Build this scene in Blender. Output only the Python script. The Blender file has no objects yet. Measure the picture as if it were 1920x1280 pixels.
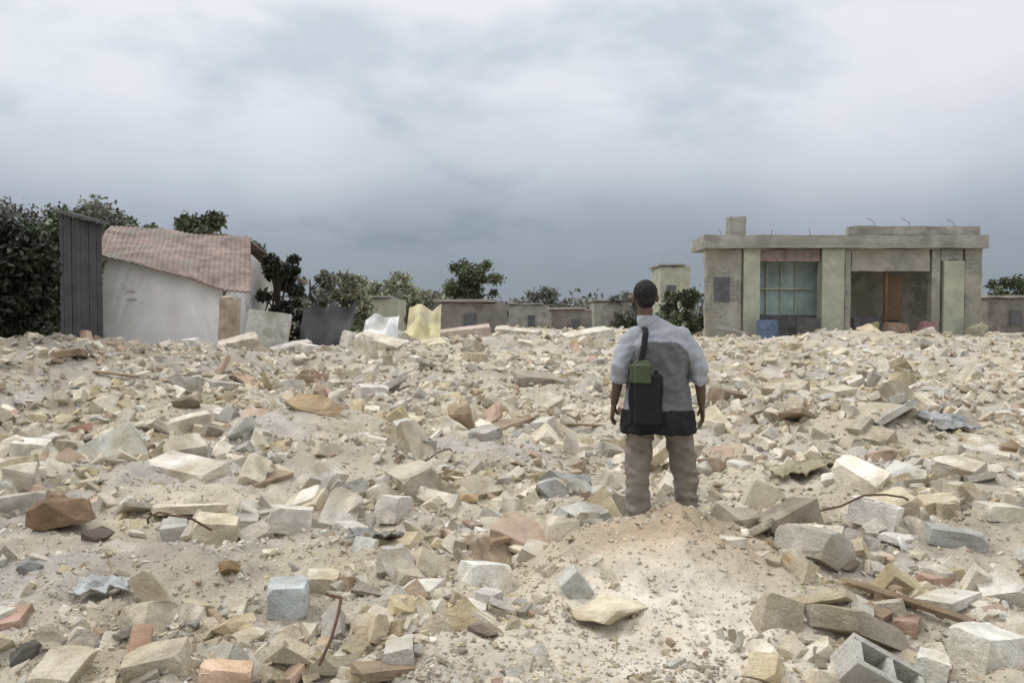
import bpy, bmesh, math, random
import numpy as np
from mathutils import Vector, Matrix, Euler
random.seed(7); rng = np.random.default_rng(7)
R = math.radians
sc = bpy.context.scene
COL = sc.collection
# ------------------------------------------------------------------ camera
F = 1493.0; CZ = 1.45; PITCH = math.atan(45/F)
cam = bpy.data.cameras.new('camera'); camo = bpy.data.objects.new('camera', cam); COL.objects.link(camo)
cam.sensor_width = 36; cam.lens = 36*F/1920; cam.clip_end = 5000; cam.clip_start = 0.05
camo.location = (0, 0, CZ); camo.rotation_euler = (R(90)-PITCH, 0, 0)
sc.camera = camo
def at(px, py, Y):
    """world point seen at photo pixel (px,py) standing Y metres ahead"""
    a = (px-960)/F; b = (640-py)/F
    dy = math.cos(PITCH)+b*math.sin(PITCH); dz = -math.sin(PITCH)+b*math.cos(PITCH)
    t = Y/dy
    return Vector((a*t, Y, CZ+dz*t))
# ------------------------------------------------------------------ sky and light
SUN_EL, SUN_AZ = R(55), R(-62)
w = bpy.data.worlds.new('World'); sc.world = w; w.use_nodes = True
nt = w.node_tree; nt.nodes.clear()
def N(nt, t, **k):
    n = nt.nodes.new(t)
    for a, b in k.items(): setattr(n, a, b)
    return n
out = N(nt, 'ShaderNodeOutputWorld'); bg1 = N(nt, 'ShaderNodeBackground'); bg2 = N(nt, 'ShaderNodeBackground'); mx = N(nt, 'ShaderNodeMixShader')
sky = N(nt, 'ShaderNodeTexSky', sky_type='NISHITA', sun_disc=False, sun_elevation=SUN_EL, sun_rotation=SUN_AZ)
nt.links.new(sky.outputs[0], bg1.inputs[0]); bg1.inputs[1].default_value = 0.10
tc = N(nt, 'ShaderNodeTexCoord'); sx = N(nt, 'ShaderNodeSeparateXYZ'); nt.links.new(tc.outputs['Generated'], sx.inputs[0])
# project the direction on a cloud ceiling: xy / (z + k)
def M_(op, a, b=None, c=None):
    n = N(nt, 'ShaderNodeMath', operation=op)
    for i, v in enumerate((a, b, c)):
        if v is None: continue
        if isinstance(v, (int, float)): n.inputs[i].default_value = v
        else: nt.links.new(v, n.inputs[i])
    return n.outputs[0]
zz = M_('ADD', M_('MAXIMUM', sx.outputs[2], 0.0), 0.16)
cx = M_('DIVIDE', sx.outputs[0], zz); cy = M_('DIVIDE', sx.outputs[1], zz)
cb = N(nt, 'ShaderNodeCombineXYZ'); nt.links.new(cx, cb.inputs[0]); nt.links.new(cy, cb.inputs[1])
def noise(nt, vec, scale, detail=4, rough=.5, dist=0):
    n = N(nt, 'ShaderNodeTexNoise'); n.inputs['Scale'].default_value = scale; n.inputs['Detail'].default_value = detail
    n.inputs['Roughness'].default_value = rough; n.inputs['Distortion'].default_value = dist
    if vec is not None: nt.links.new(vec, n.inputs['Vector'])
    return n
mp = N(nt, 'ShaderNodeMapping'); mp.inputs['Scale'].default_value = (1, 1, 2.1); mp.inputs['Location'].default_value = (.62, .1, .25); nt.links.new(tc.outputs['Generated'], mp.inputs[0])
na = noise(nt, mp.outputs[0], 3.4, 6, .52, .15); nb = noise(nt, cb.outputs[0], 1.15, 5, .5, .2)
class _o: pass
cloudn = _o(); cloudn.outputs = {'Fac': M_('ADD', M_('MULTIPLY', na.outputs['Fac'], .68), M_('MULTIPLY', nb.outputs['Fac'], .32))}
cr = N(nt, 'ShaderNodeValToRGB'); nt.links.new(cloudn.outputs['Fac'], cr.inputs[0])
e = cr.color_ramp.elements
e[0].position = .38; e[0].color = (.72, .78, .83, 1); e[1].position = .58; e[1].color = (1.01, 1.005, 1.02, 1)
m = cr.color_ramp.elements.new(.475); m.color = (.965, .98, 1.0, 1)
# low cloud bank towards the horizon
hr = N(nt, 'ShaderNodeValToRGB')
wob = noise(nt, tc.outputs['Generated'], 3.2, 4, .5, 0)
hz = M_('ADD', sx.outputs[2], M_('MULTIPLY', M_('SUBTRACT', wob.outputs['Fac'], .5), .13))
nt.links.new(hz, hr.inputs[0])
e = hr.color_ramp.elements
e[0].position = 0.0; e[0].color = (.27, .30, .345, 1); e[1].position = 1.0; e[1].color = (1.75, 1.72, 1.70, 1)
for p_, c_ in ((.05, (.28, .325, .375)), (.10, (.33, .375, .43)), (.135, (.42, .46, .53)), (.18, (.60, .64, .69)), (.26, (.82, .835, .875)), (.40, (.91, .92, .94)), (.55, (1.25, 1.25, 1.25))):
    a = hr.color_ramp.elements.new(p_); a.color = (*c_, 1)
mc = N(nt, 'ShaderNodeMix', data_type='RGBA', blend_type='MULTIPLY'); mc.inputs[0].default_value = 1
nt.links.new(cr.outputs[0], mc.inputs[6]); nt.links.new(hr.outputs[0], mc.inputs[7])
nt.links.new(mc.outputs[2], bg2.inputs[0]); bg2.inputs[1].default_value = 1.0
mx.inputs[0].default_value = .94
nt.links.new(bg1.outputs[0], mx.inputs[1]); nt.links.new(bg2.outputs[0], mx.inputs[2]); nt.links.new(mx.outputs[0], out.inputs[0])
sun = bpy.data.lights.new('sun', 'SUN'); so = bpy.data.objects.new('sun', sun); COL.objects.link(so)
sun.energy = 1.5; sun.angle = R(13); sun.color = (1, .96, .9)
so.rotation_euler = Euler((R(90)-SUN_EL, 0, -SUN_AZ+math.pi), 'XYZ')
so.rotation_euler = (Vector((math.sin(SUN_AZ)*math.cos(SUN_EL), math.cos(SUN_AZ)*math.cos(SUN_EL), math.sin(SUN_EL)))).to_track_quat('Z', 'Y').to_euler()
sc.view_settings.view_transform = 'Standard'; sc.view_settings.look = 'None'; sc.view_settings.exposure = 0; sc.view_settings.gamma = 1
# ------------------------------------------------------------------ materials
def mat(name, base, var=.25, scale=6, rough=.9, bump=.4, bscale=40, attr=False, second=None, tint2=None, metal=0, detail=6, bdist=.01, spec=.25, blocks=None, bth=.53, grit=False):
    m = bpy.data.materials.new(name); m.use_nodes = True; t = m.node_tree
    b = t.nodes['Principled BSDF']; b.inputs['Roughness'].default_value = rough; b.inputs['Metallic'].default_value = metal
    b.inputs['Specular IOR Level'].default_value = spec
    geo = t.nodes.new('ShaderNodeNewGeometry'); tcn = t.nodes.new('ShaderNodeTexCoord')
    vec = tcn.outputs['Object'] if not attr else geo.outputs['Position']
    n1 = noise(t, vec, scale, detail, .6); rr = t.nodes.new('ShaderNodeValToRGB'); t.links.new(n1.outputs['Fac'], rr.inputs[0])
    c = Vector(base); s = Vector(second) if second else c*(1-var)
    rr.color_ramp.elements[0].position = .35; rr.color_ramp.elements[0].color = (*s, 1)
    rr.color_ramp.elements[1].position = .65; rr.color_ramp.elements[1].color = (*(c*(1+var*.3)), 1)
    col = rr.outputs[0]
    if tint2:
        n3 = noise(t, vec, scale*.27, 3, .6, .5); r3 = t.nodes.new('ShaderNodeValToRGB'); t.links.new(n3.outputs['Fac'], r3.inputs[0])
        r3.color_ramp.elements[0].position = .5; r3.color_ramp.elements[1].position = .62
        mm = t.nodes.new('ShaderNodeMix'); mm.data_type = 'RGBA'; t.links.new(r3.outputs[0], mm.inputs[0]); t.links.new(col, mm.inputs[6]); mm.inputs[7].default_value = (*tint2, 1)
        col = mm.outputs[2]
    if blocks:                                                        # bare block courses where the render has fallen off
        sp = t.nodes.new('ShaderNodeSeparateXYZ'); t.links.new(geo.outputs['Position'], sp.inputs[0]); ad = t.nodes.new('ShaderNodeMath'); t.links.new(sp.outputs[0], ad.inputs[0]); t.links.new(sp.outputs[1], ad.inputs[1])
        cb_ = t.nodes.new('ShaderNodeCombineXYZ'); t.links.new(ad.outputs[0], cb_.inputs[0]); t.links.new(sp.outputs[2], cb_.inputs[1])
        bk = t.nodes.new('ShaderNodeTexBrick'); t.links.new(cb_.outputs[0], bk.inputs[0]); bk.inputs['Scale'].default_value = 1; bk.inputs['Brick Width'].default_value = .42; bk.inputs['Row Height'].default_value = .21; bk.inputs['Mortar Size'].default_value = .012
        bc = Vector(blocks); bk.inputs['Color1'].default_value = (*bc, 1); bk.inputs['Color2'].default_value = (*(bc*.82), 1); bk.inputs['Mortar'].default_value = (*(bc*.55), 1)
        n4 = noise(t, geo.outputs['Position'], .55, 6, .62, .4); r4 = t.nodes.new('ShaderNodeValToRGB'); t.links.new(n4.outputs['Fac'], r4.inputs[0]); r4.color_ramp.elements[0].position = bth; r4.color_ramp.elements[1].position = bth+.02
        mm = t.nodes.new('ShaderNodeMix'); mm.data_type = 'RGBA'; t.links.new(r4.outputs[0], mm.inputs[0]); t.links.new(col, mm.inputs[6]); t.links.new(bk.outputs[0], mm.inputs[7]); col = mm.outputs[2]
    if grit:
        vo = t.nodes.new('ShaderNodeTexVoronoi'); vo.inputs['Scale'].default_value = 75; t.links.new(vec, vo.inputs['Vector'])
        vr = t.nodes.new('ShaderNodeValToRGB'); t.links.new(vo.outputs['Distance'], vr.inputs[0]); vr.color_ramp.elements[0].position = .12; vr.color_ramp.elements[0].color = (.62, .59, .55, 1); vr.color_ramp.elements[1].position = .34; vr.color_ramp.elements[1].color = (1, 1, 1, 1)
        ng = noise(t, vec, 2.6, 8, .68, .6); gr = t.nodes.new('ShaderNodeValToRGB'); t.links.new(ng.outputs['Fac'], gr.inputs[0]); gr.color_ramp.elements[0].position = .36; gr.color_ramp.elements[0].color = (.60, .56, .50, 1); gr.color_ramp.elements[1].position = .56; gr.color_ramp.elements[1].color = (1.04, 1.04, 1.04, 1)
        for src in (vr, gr):
            mm = t.nodes.new('ShaderNodeMix'); mm.data_type = 'RGBA'; mm.blend_type = 'MULTIPLY'; mm.inputs[0].default_value = .8; t.links.new(col, mm.inputs[6]); t.links.new(src.outputs[0], mm.inputs[7]); col = mm.outputs[2]
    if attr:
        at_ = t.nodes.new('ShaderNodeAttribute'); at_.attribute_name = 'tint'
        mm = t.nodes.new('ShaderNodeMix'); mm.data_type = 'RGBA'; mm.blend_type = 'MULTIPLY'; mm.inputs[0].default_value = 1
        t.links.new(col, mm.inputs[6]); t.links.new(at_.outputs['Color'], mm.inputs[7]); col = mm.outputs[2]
    t.links.new(col, b.inputs['Base Color'])
    n2 = noise(t, vec, bscale, 5, .65); bp = t.nodes.new('ShaderNodeBump'); bp.inputs['Strength'].default_value = bump; bp.inputs['Distance'].default_value = bdist
    hsrc = n2.outputs['Fac']
    if grit:
        n5 = noise(t, vec, 14, 6, .7); ad5 = t.nodes.new('ShaderNodeMath'); ad5.operation = 'MULTIPLY_ADD'; t.links.new(n5.outputs['Fac'], ad5.inputs[0]); ad5.inputs[1].default_value = 2.6; t.links.new(n2.outputs['Fac'], ad5.inputs[2]); hsrc = ad5.outputs[0]
    t.links.new(hsrc, bp.inputs['Height']); t.links.new(bp.outputs[0], b.inputs['Normal'])
    return m
M = {}
M['rubble'] = mat('rubble_mix', (1.12, 1.10, 1.06), .24, 7, .95, .9, 60, grit=True, attr=True, tint2=(.96, .91, .80), bdist=.010)
M['ground'] = mat('dusty_rubble_ground', (.475, .43, .355), .3, 3, 1, .9, 22, attr=True, bdist=.03, tint2=(.40, .355, .28))
M['plaster'] = mat('white_plaster', (.84, .84, .84), .10, 1.6, .9, .3, 20, tint2=(.70, .685, .65), blocks=(.66, .64, .60), bth=.63)
M['greyconc'] = mat('grey_concrete', (.36, .345, .305), .35, 1.3, .9, .5, 9, tint2=(.29, .275, .235), bdist=.04)
M['ruinwall'] = mat('beige_render', (.39, .365, .305), .32, 1.1, .9, .5, 9, tint2=(.30, .28, .225), bdist=.04, blocks=(.31, .295, .26))
M['darkwall'] = mat('dark_weathered_wall', (.24, .22, .20), .3, 1.3, .9, .5, 9, tint2=(.18, .165, .145), bdist=.04, blocks=(.2, .17, .15))
M['palewall'] = mat('pale_green_plaster', (.43, .44, .34), .2, 1.9, .9, .3, 12, tint2=(.33, .33, .27), bdist=.03)
M['teal'] = mat('teal_paint', (.33, .415, .395), .3, 1.2, .8, .3, 10, tint2=(.24, .31, .30), bdist=.03)
M['roofpink'] = mat('faded_red_roof', (.29, .225, .195), .45, 2.6, .9, .4, 14, tint2=(.225, .205, .185))
M['brown'] = mat('rusty_brown', (.16, .10, .065), .3, 6, .9, .5, 30)
M['darkgrey'] = mat('dark_grey', (.085, .085, .088), .25, 2, .8, .3, 12, bdist=.03)
M['darkgrey2'] = mat('dirty_dark_sheet', (.13, .13, .135), .35, 3, .7, .3, 12, bdist=.03)
M['bark'] = mat('bark', (.09, .07, .05), .3, 8, .95, .6, 30)
M['yellow'] = mat('faded_yellow', (.66, .60, .36), .2, 3, .8, .3, 30, tint2=(.46, .43, .31))
M['white'] = mat('dusty_white', (.80, .82, .80), .15, 3, .8, .3, 30, tint2=(.5, .5, .46))
M['shirt'] = mat('grey_cloth', (.15, .15, .155), .2, 9, .95, .5, 160, bdist=.003)
M['shirtpale'] = mat('pale_blue_grey_cloth', (.36, .38, .42), .15, 9, .95, .5, 160, bdist=.003)
M['black'] = mat('black_cloth', (.022, .022, .026), .2, 9, .9, .4, 120, bdist=.003)
M['greenbag'] = mat('green_cloth', (.085, .105, .06), .2, 9, .9, .4, 120, bdist=.003)
M['trouser'] = mat('brown_cloth', (.245, .215, .18), .25, 9, .95, .5, 120, bdist=.003)
M['skin'] = mat('skin', (.13, .085, .06), .1, 20, .6, .1, 60, bdist=.002)
M['hair'] = mat('black_hair', (.018, .016, .016), .2, 60, .7, .5, 200, bdist=.003)
M['rebar'] = mat('rusted_iron', (.12, .07, .045), .3, 20, .8, .3, 60)
# ------------------------------------------------------------------ helpers
def link(name, me, m=None, parent=None):
    o = bpy.data.objects.new(name, me); COL.objects.link(o)
    if m is not None: me.materials.append(m)
    if parent is not None: o.parent = parent
    return o
def tag(o, label=None, cat=None, group=None, kind=None):
    if label: o['label'] = label
    if cat: o['category'] = cat
    if group: o['group'] = group
    if kind: o['kind'] = kind
    return o
def empty(name, loc, rz=0):
    o = bpy.data.objects.new(name, None); COL.objects.link(o); o.location = loc; o.rotation_euler = (0, 0, rz); return o
def hull(pts):
    bm = bmesh.new()
    for p in pts: bm.verts.new(p)
    r = bmesh.ops.convex_hull(bm, input=bm.verts)
    bmesh.ops.delete(bm, geom=list({g for g in r['geom_interior'] + r['geom_unused'] if isinstance(g, bmesh.types.BMVert)}), context='VERTS')
    bmesh.ops.recalc_face_normals(bm, faces=bm.faces)
    return bm
def chipped_box(sx, sy, sz, r, chips=4, jit=.08):
    """box with jittered and knocked-off corners, size 1-ish"""
    pts = []; corners = [(a, b, c) for a in (-1, 1) for b in (-1, 1) for c in (-1, 1)]
    chip = set(r.sample(range(8), chips))
    for i, (a, b, c) in enumerate(corners):
        q = Vector((a*(1-r.random()*jit*2)*.5, b*(1-r.random()*jit*2)*.5, c*(1-r.random()*jit)*.5))
        if i in chip:
            for ax in range(3):
                k = r.uniform(.12, .6); p = q.copy(); p[ax] *= (1-k); pts.append(p)
        else: pts.append(q)
    return [Vector((p.x*sx, p.y*sy, p.z*sz)) for p in pts]
def stone_pts(r, n=13, flat=.7):
    ps = []
    for _ in range(n):
        v = Vector((r.gauss(0, 1), r.gauss(0, 1), r.gauss(0, 1))).normalized()*r.uniform(.36, .52)
        v.z *= flat; ps.append(v)
    return ps
def bm_mesh(bm, name='m', tri=False):
    if tri: bmesh.ops.triangulate(bm, faces=bm.faces)
    me = bpy.data.meshes.new(name); bm.to_mesh(me); bm.free(); return me
def box(bm, x0, x1, y0, y1, z0, z1, rot=None):
    vs = [bm.verts.new((x, y, z)) for x in (x0, x1) for y in (y0, y1) for z in (z0, z1)]
    for f in ((0, 1, 3, 2), (4, 6, 7, 5), (0, 4, 5, 1), (2, 3, 7, 6), (0, 2, 6, 4), (1, 5, 7, 3)): bm.faces.new([vs[i] for i in f])
    if rot is not None: bmesh.ops.transform(bm, matrix=rot, verts=vs)
    return vs
def roughen(bm, amt, cuts=2, seed=0):
    """cut the faces finer and push vertices along a noise so edges look broken"""
    from mathutils import noise as mn
    bmesh.ops.subdivide_edges(bm, edges=bm.edges, cuts=cuts, use_grid_fill=True)
    bmesh.ops.triangulate(bm, faces=bm.faces)
    bm.normal_update()
    for v in bm.verts:
        p = v.co*(1.0/max(amt*9, 1e-4)) + Vector((seed, seed*1.7, 0))
        v.co += v.normal*amt*(mn.noise(p)+.5*mn.noise(p*2.3))
def tube(bm, pts, rad, seg=6):
    prev = None
    for i, p in enumerate(pts):
        p = Vector(p); r = rad[i] if isinstance(rad, (list, tuple)) else rad
        d = (Vector(pts[min(i+1, len(pts)-1)])-Vector(pts[max(i-1, 0)])).normalized()
        q = d.to_track_quat('Z', 'Y'); ring = [bm.verts.new(p+q@Vector((math.cos(k*2*math.pi/seg)*r, math.sin(k*2*math.pi/seg)*r, 0))) for k in range(seg)]
        if prev:
            for k in range(seg): bm.faces.new((prev[k], prev[(k+1) % seg], ring[(k+1) % seg], ring[k]))
        else: bm.faces.new(ring[::-1])
        prev = ring
    bm.faces.new(prev)
# ------------------------------------------------------------------ terrain
_tab = rng.random((256, 256))
def vnoise(x, y):
    xi = np.floor(x).astype(int); yi = np.floor(y).astype(int); fx = x-xi; fy = y-yi
    fx = fx*fx*(3-2*fx); fy = fy*fy*(3-2*fy); t = _tab
    a = t[xi & 255, yi & 255]; b = t[(xi+1) & 255, yi & 255]; c = t[xi & 255, (yi+1) & 255]; d = t[(xi+1) & 255, (yi+1) & 255]
    return (a*(1-fx)+b*fx)*(1-fy)+(c*(1-fx)+d*fx)*fy - .5
MOUNDS = [(-2.5, 9.5, 1.6, 1.1, .24), (3.9, 10, 1.8, 1.2, .22), (-4.5, 6, 1.4, 1, .14), (-1.6, 4.6, .8, .5, .10), (2.6, 5.6, .9, .5, .08),
          (-.5, 15, 3, 2, .28), (6, 19, 4, 2, .3), (-3, 21, 2.4, 1.6, .5), (-6.5, 14.5, 2.4, 1.2, .25), (1, 26, 5, 2.5, .35), (12, 27, 4, 2.5, .5), (-8.8, 12.3, 3.2, 2.6, 1.15), (-6.3, 16.8, 3.2, 1.9, .70), (8.5, 13, 2.2, 1.4, .25)]
def H(x, y):
    x = np.asarray(x, float); y = np.asarray(y, float); r = np.hypot(x, y)
    s = np.clip((y-7)/26, 0, 1); z = .50*s*s*(3-2*s)
    fade = 1/(1+(r/60)**2); nr = np.clip(r/10, .35, 1)
    z = z + fade*(.38*vnoise(x*.35+3, y*.35+9)*nr + .24*vnoise(x*1.1+40, y*1.1)*nr + .12*vnoise(x*2.9, y*2.9+20) + .06*vnoise(x*8, y*8)+.03*vnoise(x*21, y*21))
    for mx_, my, a, b, hh in MOUNDS: z = z + hh*np.exp(-((x-mx_)/a)**2-((y-my)/b)**2)
    # the broad dirt mound in front of the person: long slope to the camera, short one behind
    by = np.where(y < 4.75, 1.15, .45)
    z = z + .27*np.exp(-np.abs((x-.86)/.85)**2.2-np.abs((y-4.75)/by)**2.2)
    w_ = np.exp(-np.abs((x-1.04)/.5)**3-np.abs((y-5.75)/.42)**3)   # trodden level spot behind it
    return z*(1-w_)-.03*w_
def h(x, y): return float(H(x, y))
def make_ground():
    rows = np.concatenate([[0.05], np.geomspace(.6, 70, 620), np.geomspace(75, 1800, 24)])
    ang = np.concatenate([np.linspace(-180, -46, 40, endpoint=False), np.linspace(-46, 46, 720, endpoint=False), np.linspace(46, 180, 40, endpoint=False)])
    rr, aa = np.meshgrid(rows, np.radians(ang), indexing='ij')
    X = rr*np.sin(aa); Y = rr*np.cos(aa); Z = H(X, Y)
    nr, na = X.shape; co = np.stack([X, Y, Z], -1).reshape(-1, 3)
    i = np.arange(nr-1)[:, None]*na; j = np.arange(na)[None]; j2 = (j+1) % na
    q = np.stack([i+j, i+j2, i+na+j2, i+na+j], -1).reshape(-1, 4)
    q = q[:, ::-1]
    me = bpy.data.meshes.new('ground'); build(me, co, q)
    ca = me.color_attributes.new('tint', 'FLOAT_COLOR', 'POINT')
    x, y = co[:, 0], co[:, 1]
    n = vnoise(x*.8+11, y*.8)+.6*vnoise(x*2.4, y*2.4+5); n2 = vnoise(x*1.1+70, y*1.1+30)
    c = np.ones((len(co), 4)); c[:, :3] *= (1+n[:, None]*.28); c[:, 0] *= 1+n2*.06; c[:, 2] *= 1-n2*.22
    near = np.exp(-np.abs((x-.95)/.75)**3-np.abs((y-4.55)/.55)**3)[:, None]
    c[:, :3] *= 1-near*np.array([.02, .16, .36])
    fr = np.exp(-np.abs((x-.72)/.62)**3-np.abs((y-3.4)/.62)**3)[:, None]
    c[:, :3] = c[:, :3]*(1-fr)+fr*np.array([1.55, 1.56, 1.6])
    lf = np.exp(-np.abs((x+8.5)/3)**2-np.abs((y-14)/2.2)**2)[:, None]; c[:, :3] *= 1-lf*np.array([.42, .46, .50])  # left ground: shading and dark wood painted into the tint
    far = np.clip((np.hypot(x, y)-62)/20, 0, 1)[:, None]
    c[:, :3] = c[:, :3]*(1-far)+far*np.array([.30, .34, .30])
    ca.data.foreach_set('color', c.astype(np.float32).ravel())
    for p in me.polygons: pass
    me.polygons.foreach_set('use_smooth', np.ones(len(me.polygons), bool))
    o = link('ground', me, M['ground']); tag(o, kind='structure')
def build(me, co, faces):
    """co (n,3), faces (m,k)"""
    k = faces.shape[1]; me.vertices.add(len(co)); me.vertices.foreach_set('co', co.astype(np.float32).ravel())
    me.loops.add(faces.size); me.loops.foreach_set('vertex_index', faces.astype(np.int32).ravel())
    me.polygons.add(len(faces)); me.polygons.foreach_set('loop_start', (np.arange(len(faces))*k).astype(np.int32)); me.polygons.foreach_set('loop_total', np.full(len(faces), k, np.int32))
    me.update(calc_edges=True); me.validate(); me.polygons.foreach_set('use_smooth', np.zeros(len(me.polygons), bool))
make_ground()
# ------------------------------------------------------------------ rubble
PAL = [((.60, .565, .49), 26), ((.53, .48, .39), 24), ((.70, .66, .58), 16), ((.46, .45, .42), 12), ((.54, .47, .32), 8), ((.44, .32, .25), 4), ((.58, .60, .575), 7), ((.30, .26, .21), 4), ((.36, .27, .18), 2), ((.36, .39, .41), 1)]
PW = np.array([p[1] for p in PAL], float); PW /= PW.sum(); PC = np.array([p[0] for p in PAL])
def variants(n, f, rough_=0):
    out = []
    for k in range(n):
        bm = hull(f(random.Random(k*31+5)))
        if rough_: roughen(bm, rough_, 1, k*3.1)
        bmesh.ops.triangulate(bm, faces=bm.faces); bm.verts.index_update()
        out.append((np.array([v.co[:] for v in bm.verts]), np.array([[v.index for v in f_.verts] for f_ in bm.faces]))); bm.free()
    return out
def slabf(r): return chipped_box(1, r.uniform(.5, .9), r.uniform(.12, .22), r, r.randint(4, 7), .2)
def blockf(r): return chipped_box(1, r.uniform(.45, .9), r.uniform(.3, .7), r, r.randint(3, 8), .18)
def shard(r): return stone_pts(r, r.randint(7, 9), r.uniform(.4, .8))
V_small = variants(10, shard)+variants(12, blockf)+variants(6, slabf)
V_big = variants(5, shard, .035)+variants(12, blockf, .03)+variants(7, slabf, .022)
def scatter(name, label, cat, n, rmin, rmax, smin, smax, power=2.2, ang=46, V=None, clump=0, sink=(-.12, .16), gexp=.62):
    u = rng.random(n); r = 1/(1/rmin+(1/rmax-1/rmin)*u); a = np.radians(rng.uniform(-ang, ang, n))
    x = r*np.sin(a); y = r*np.cos(a)
    keep = np.ones(n, bool)
    if clump: keep &= (vnoise(x*.45+9, y*.45+2)+.7*vnoise(x*1.6, y*1.6+8)+.5) > rng.random(n)*clump
    onm = np.exp(-np.abs((x-.88)/.72)**3-np.abs((y-4.2)/1.25)**3); keep &= rng.random(n) > onm*(.5 if smax < .06 else 1.02)
    keep &= np.hypot(x-.98, y-5.6) > (.1 if smax < .06 else .38)
    if smax > .06:
        for qx, qy, qr in PLACED: keep &= np.hypot(x-qx, (y-qy)*.8) > qr
    x, y, r, a = x[keep], y[keep], r[keep], a[keep]; n = len(x)
    s = smin*(1-rng.random(n)*(1-(smin/smax)**power))**(-1/power)
    s = s*np.clip((r/4.0)**gexp, .8, 5)
    z = H(x, y)+s*rng.uniform(*sink, n)
    ci = rng.choice(len(PC), n, p=PW); C = (PC[ci]*.8+.2*np.array([.58, .54, .46]))*(1+rng.normal(0, .10, (n, 1)))
    cos, fs, cols = [], [], []; off = 0
    allv = V or V_small; kind = rng.integers(0, len(allv), n)
    tilt = rng.normal(0, .55, (n, 2)); rz = rng.uniform(0, 6.28, n)
    for k, (vc, vf) in enumerate(allv):
        idx = np.nonzero(kind == k)[0]
        if not len(idx): continue
        v = vc[None]*s[idx, None, None]*(1+rng.uniform(-.25, .25, (len(idx), 1, 3)))
        ax, ay, az = tilt[idx, 0], tilt[idx, 1], rz[idx]
        def rot(v, a, i, j):
            c_, s_ = np.cos(a)[:, None], np.sin(a)[:, None]; w_ = v.copy(); w_[..., i] = v[..., i]*c_-v[..., j]*s_; w_[..., j] = v[..., i]*s_+v[..., j]*c_; return w_
        v = rot(v, ax, 1, 2); v = rot(v, ay, 0, 2); v = rot(v, az, 0, 1)
        v += np.stack([x, y, z], -1)[idx][:, None]
        m_ = len(vc); cos.append(v.reshape(-1, 3)); fs.append((vf[None]+(np.arange(len(idx))*m_)[:, None, None]+off).reshape(-1, 3)); off += len(idx)*m_
        cols.append(np.repeat(C[idx], m_, 0))
    me = bpy.data.meshes.new(name); co = np.concatenate(cos); build(me, co, np.concatenate(fs))
    ca = me.color_attributes.new('tint', 'FLOAT_COLOR', 'POINT'); c = np.ones((len(co), 4)); c[:, :3] = np.concatenate(cols)
    ca.data.foreach_set('color', c.astype(np.float32).ravel())
    o = link(name, me, M['rubble']); tag(o, label, cat, kind='stuff'); return o
# individually placed chunks
def tint_mesh(me, c):
    ca = me.color_attributes.new('tint', 'FLOAT_COLOR', 'POINT'); n = len(me.vertices)
    ca.data.foreach_set('color', np.tile(np.array([*c, 1], np.float32), n))
def chunk(name, px, py, size, col, shape='block', rot=(0, 0, 0), lift=.25, seed=None, label=None, cat=None, group=None, Y=None):
    r = random.Random(seed if seed is not None else int(px*7+py*13))
    # ground hit of the pixel
    if Y is None:
        Y = 2.0
        for _ in range(4000):
            p = at(px, py, Y)
            if p.z <= h(p.x, p.y) + size[2]*lift: break
            Y += .01+Y*.002
    p = at(px, py, Y)
    if shape == 'stone':
        bm = hull([Vector((v.x*size[0], v.y*size[1], v.z*size[2]/.7)) for v in stone_pts(r, 18, .7)])
    elif shape == 'shard':
        bm = hull([Vector((v.x*size[0], v.y*size[1], v.z*size[2]/.7)) for v in stone_pts(r, 10, .7)])
    elif shape == 'hollow':
        bm = bmesh.new(); L, D, Hh = size; t = min(size)*.17
        xs = [-L/2, -L/2+t, -t/2, t/2, L/2-t, L/2]
        box(bm, -L/2, L/2, -D/2, -D/2+t, -Hh/2, Hh/2); box(bm, -L/2, L/2, D/2-t, D/2, -Hh/2, Hh/2)
        for a in (-L/2, -t/2, L/2-t): box(bm, a, a+t, -D/2+t+.001, D/2-t-.001, -Hh/2+.002, Hh/2-.002)
        for v in bm.verts: v.co += Vector((r.uniform(-1, 1), r.uniform(-1, 1), r.uniform(-1, 1)))*.004
    else:
        bm = hull(chipped_box(*size, r, r.randint(3, 6), .07))
    if shape != 'hollow': roughen(bm, min(size)*.06, 3, r.random()*50)
    me = bm_mesh(bm, name); tint_mesh(me, col)
    o = link(name, me, M['rubble']); o.location = (p.x, p.y, h(p.x, p.y)+size[2]*lift)
    o.rotation_euler = [R(q) for q in rot]
    tag(o, label, cat, group); return o
CREAM = (.72, .66, .52); PALE = (.68, .65, .60); GREY = (.44, .43, .41); WHITE = (.76, .76, .72); PINK = (.46, .30, .24); OCH = (.52, .42, .27); BRN = (.22, .15, .10); BLUE = (.50, .55, .57); DARK = (.13, .13, .12)
PLACED = []
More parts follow.
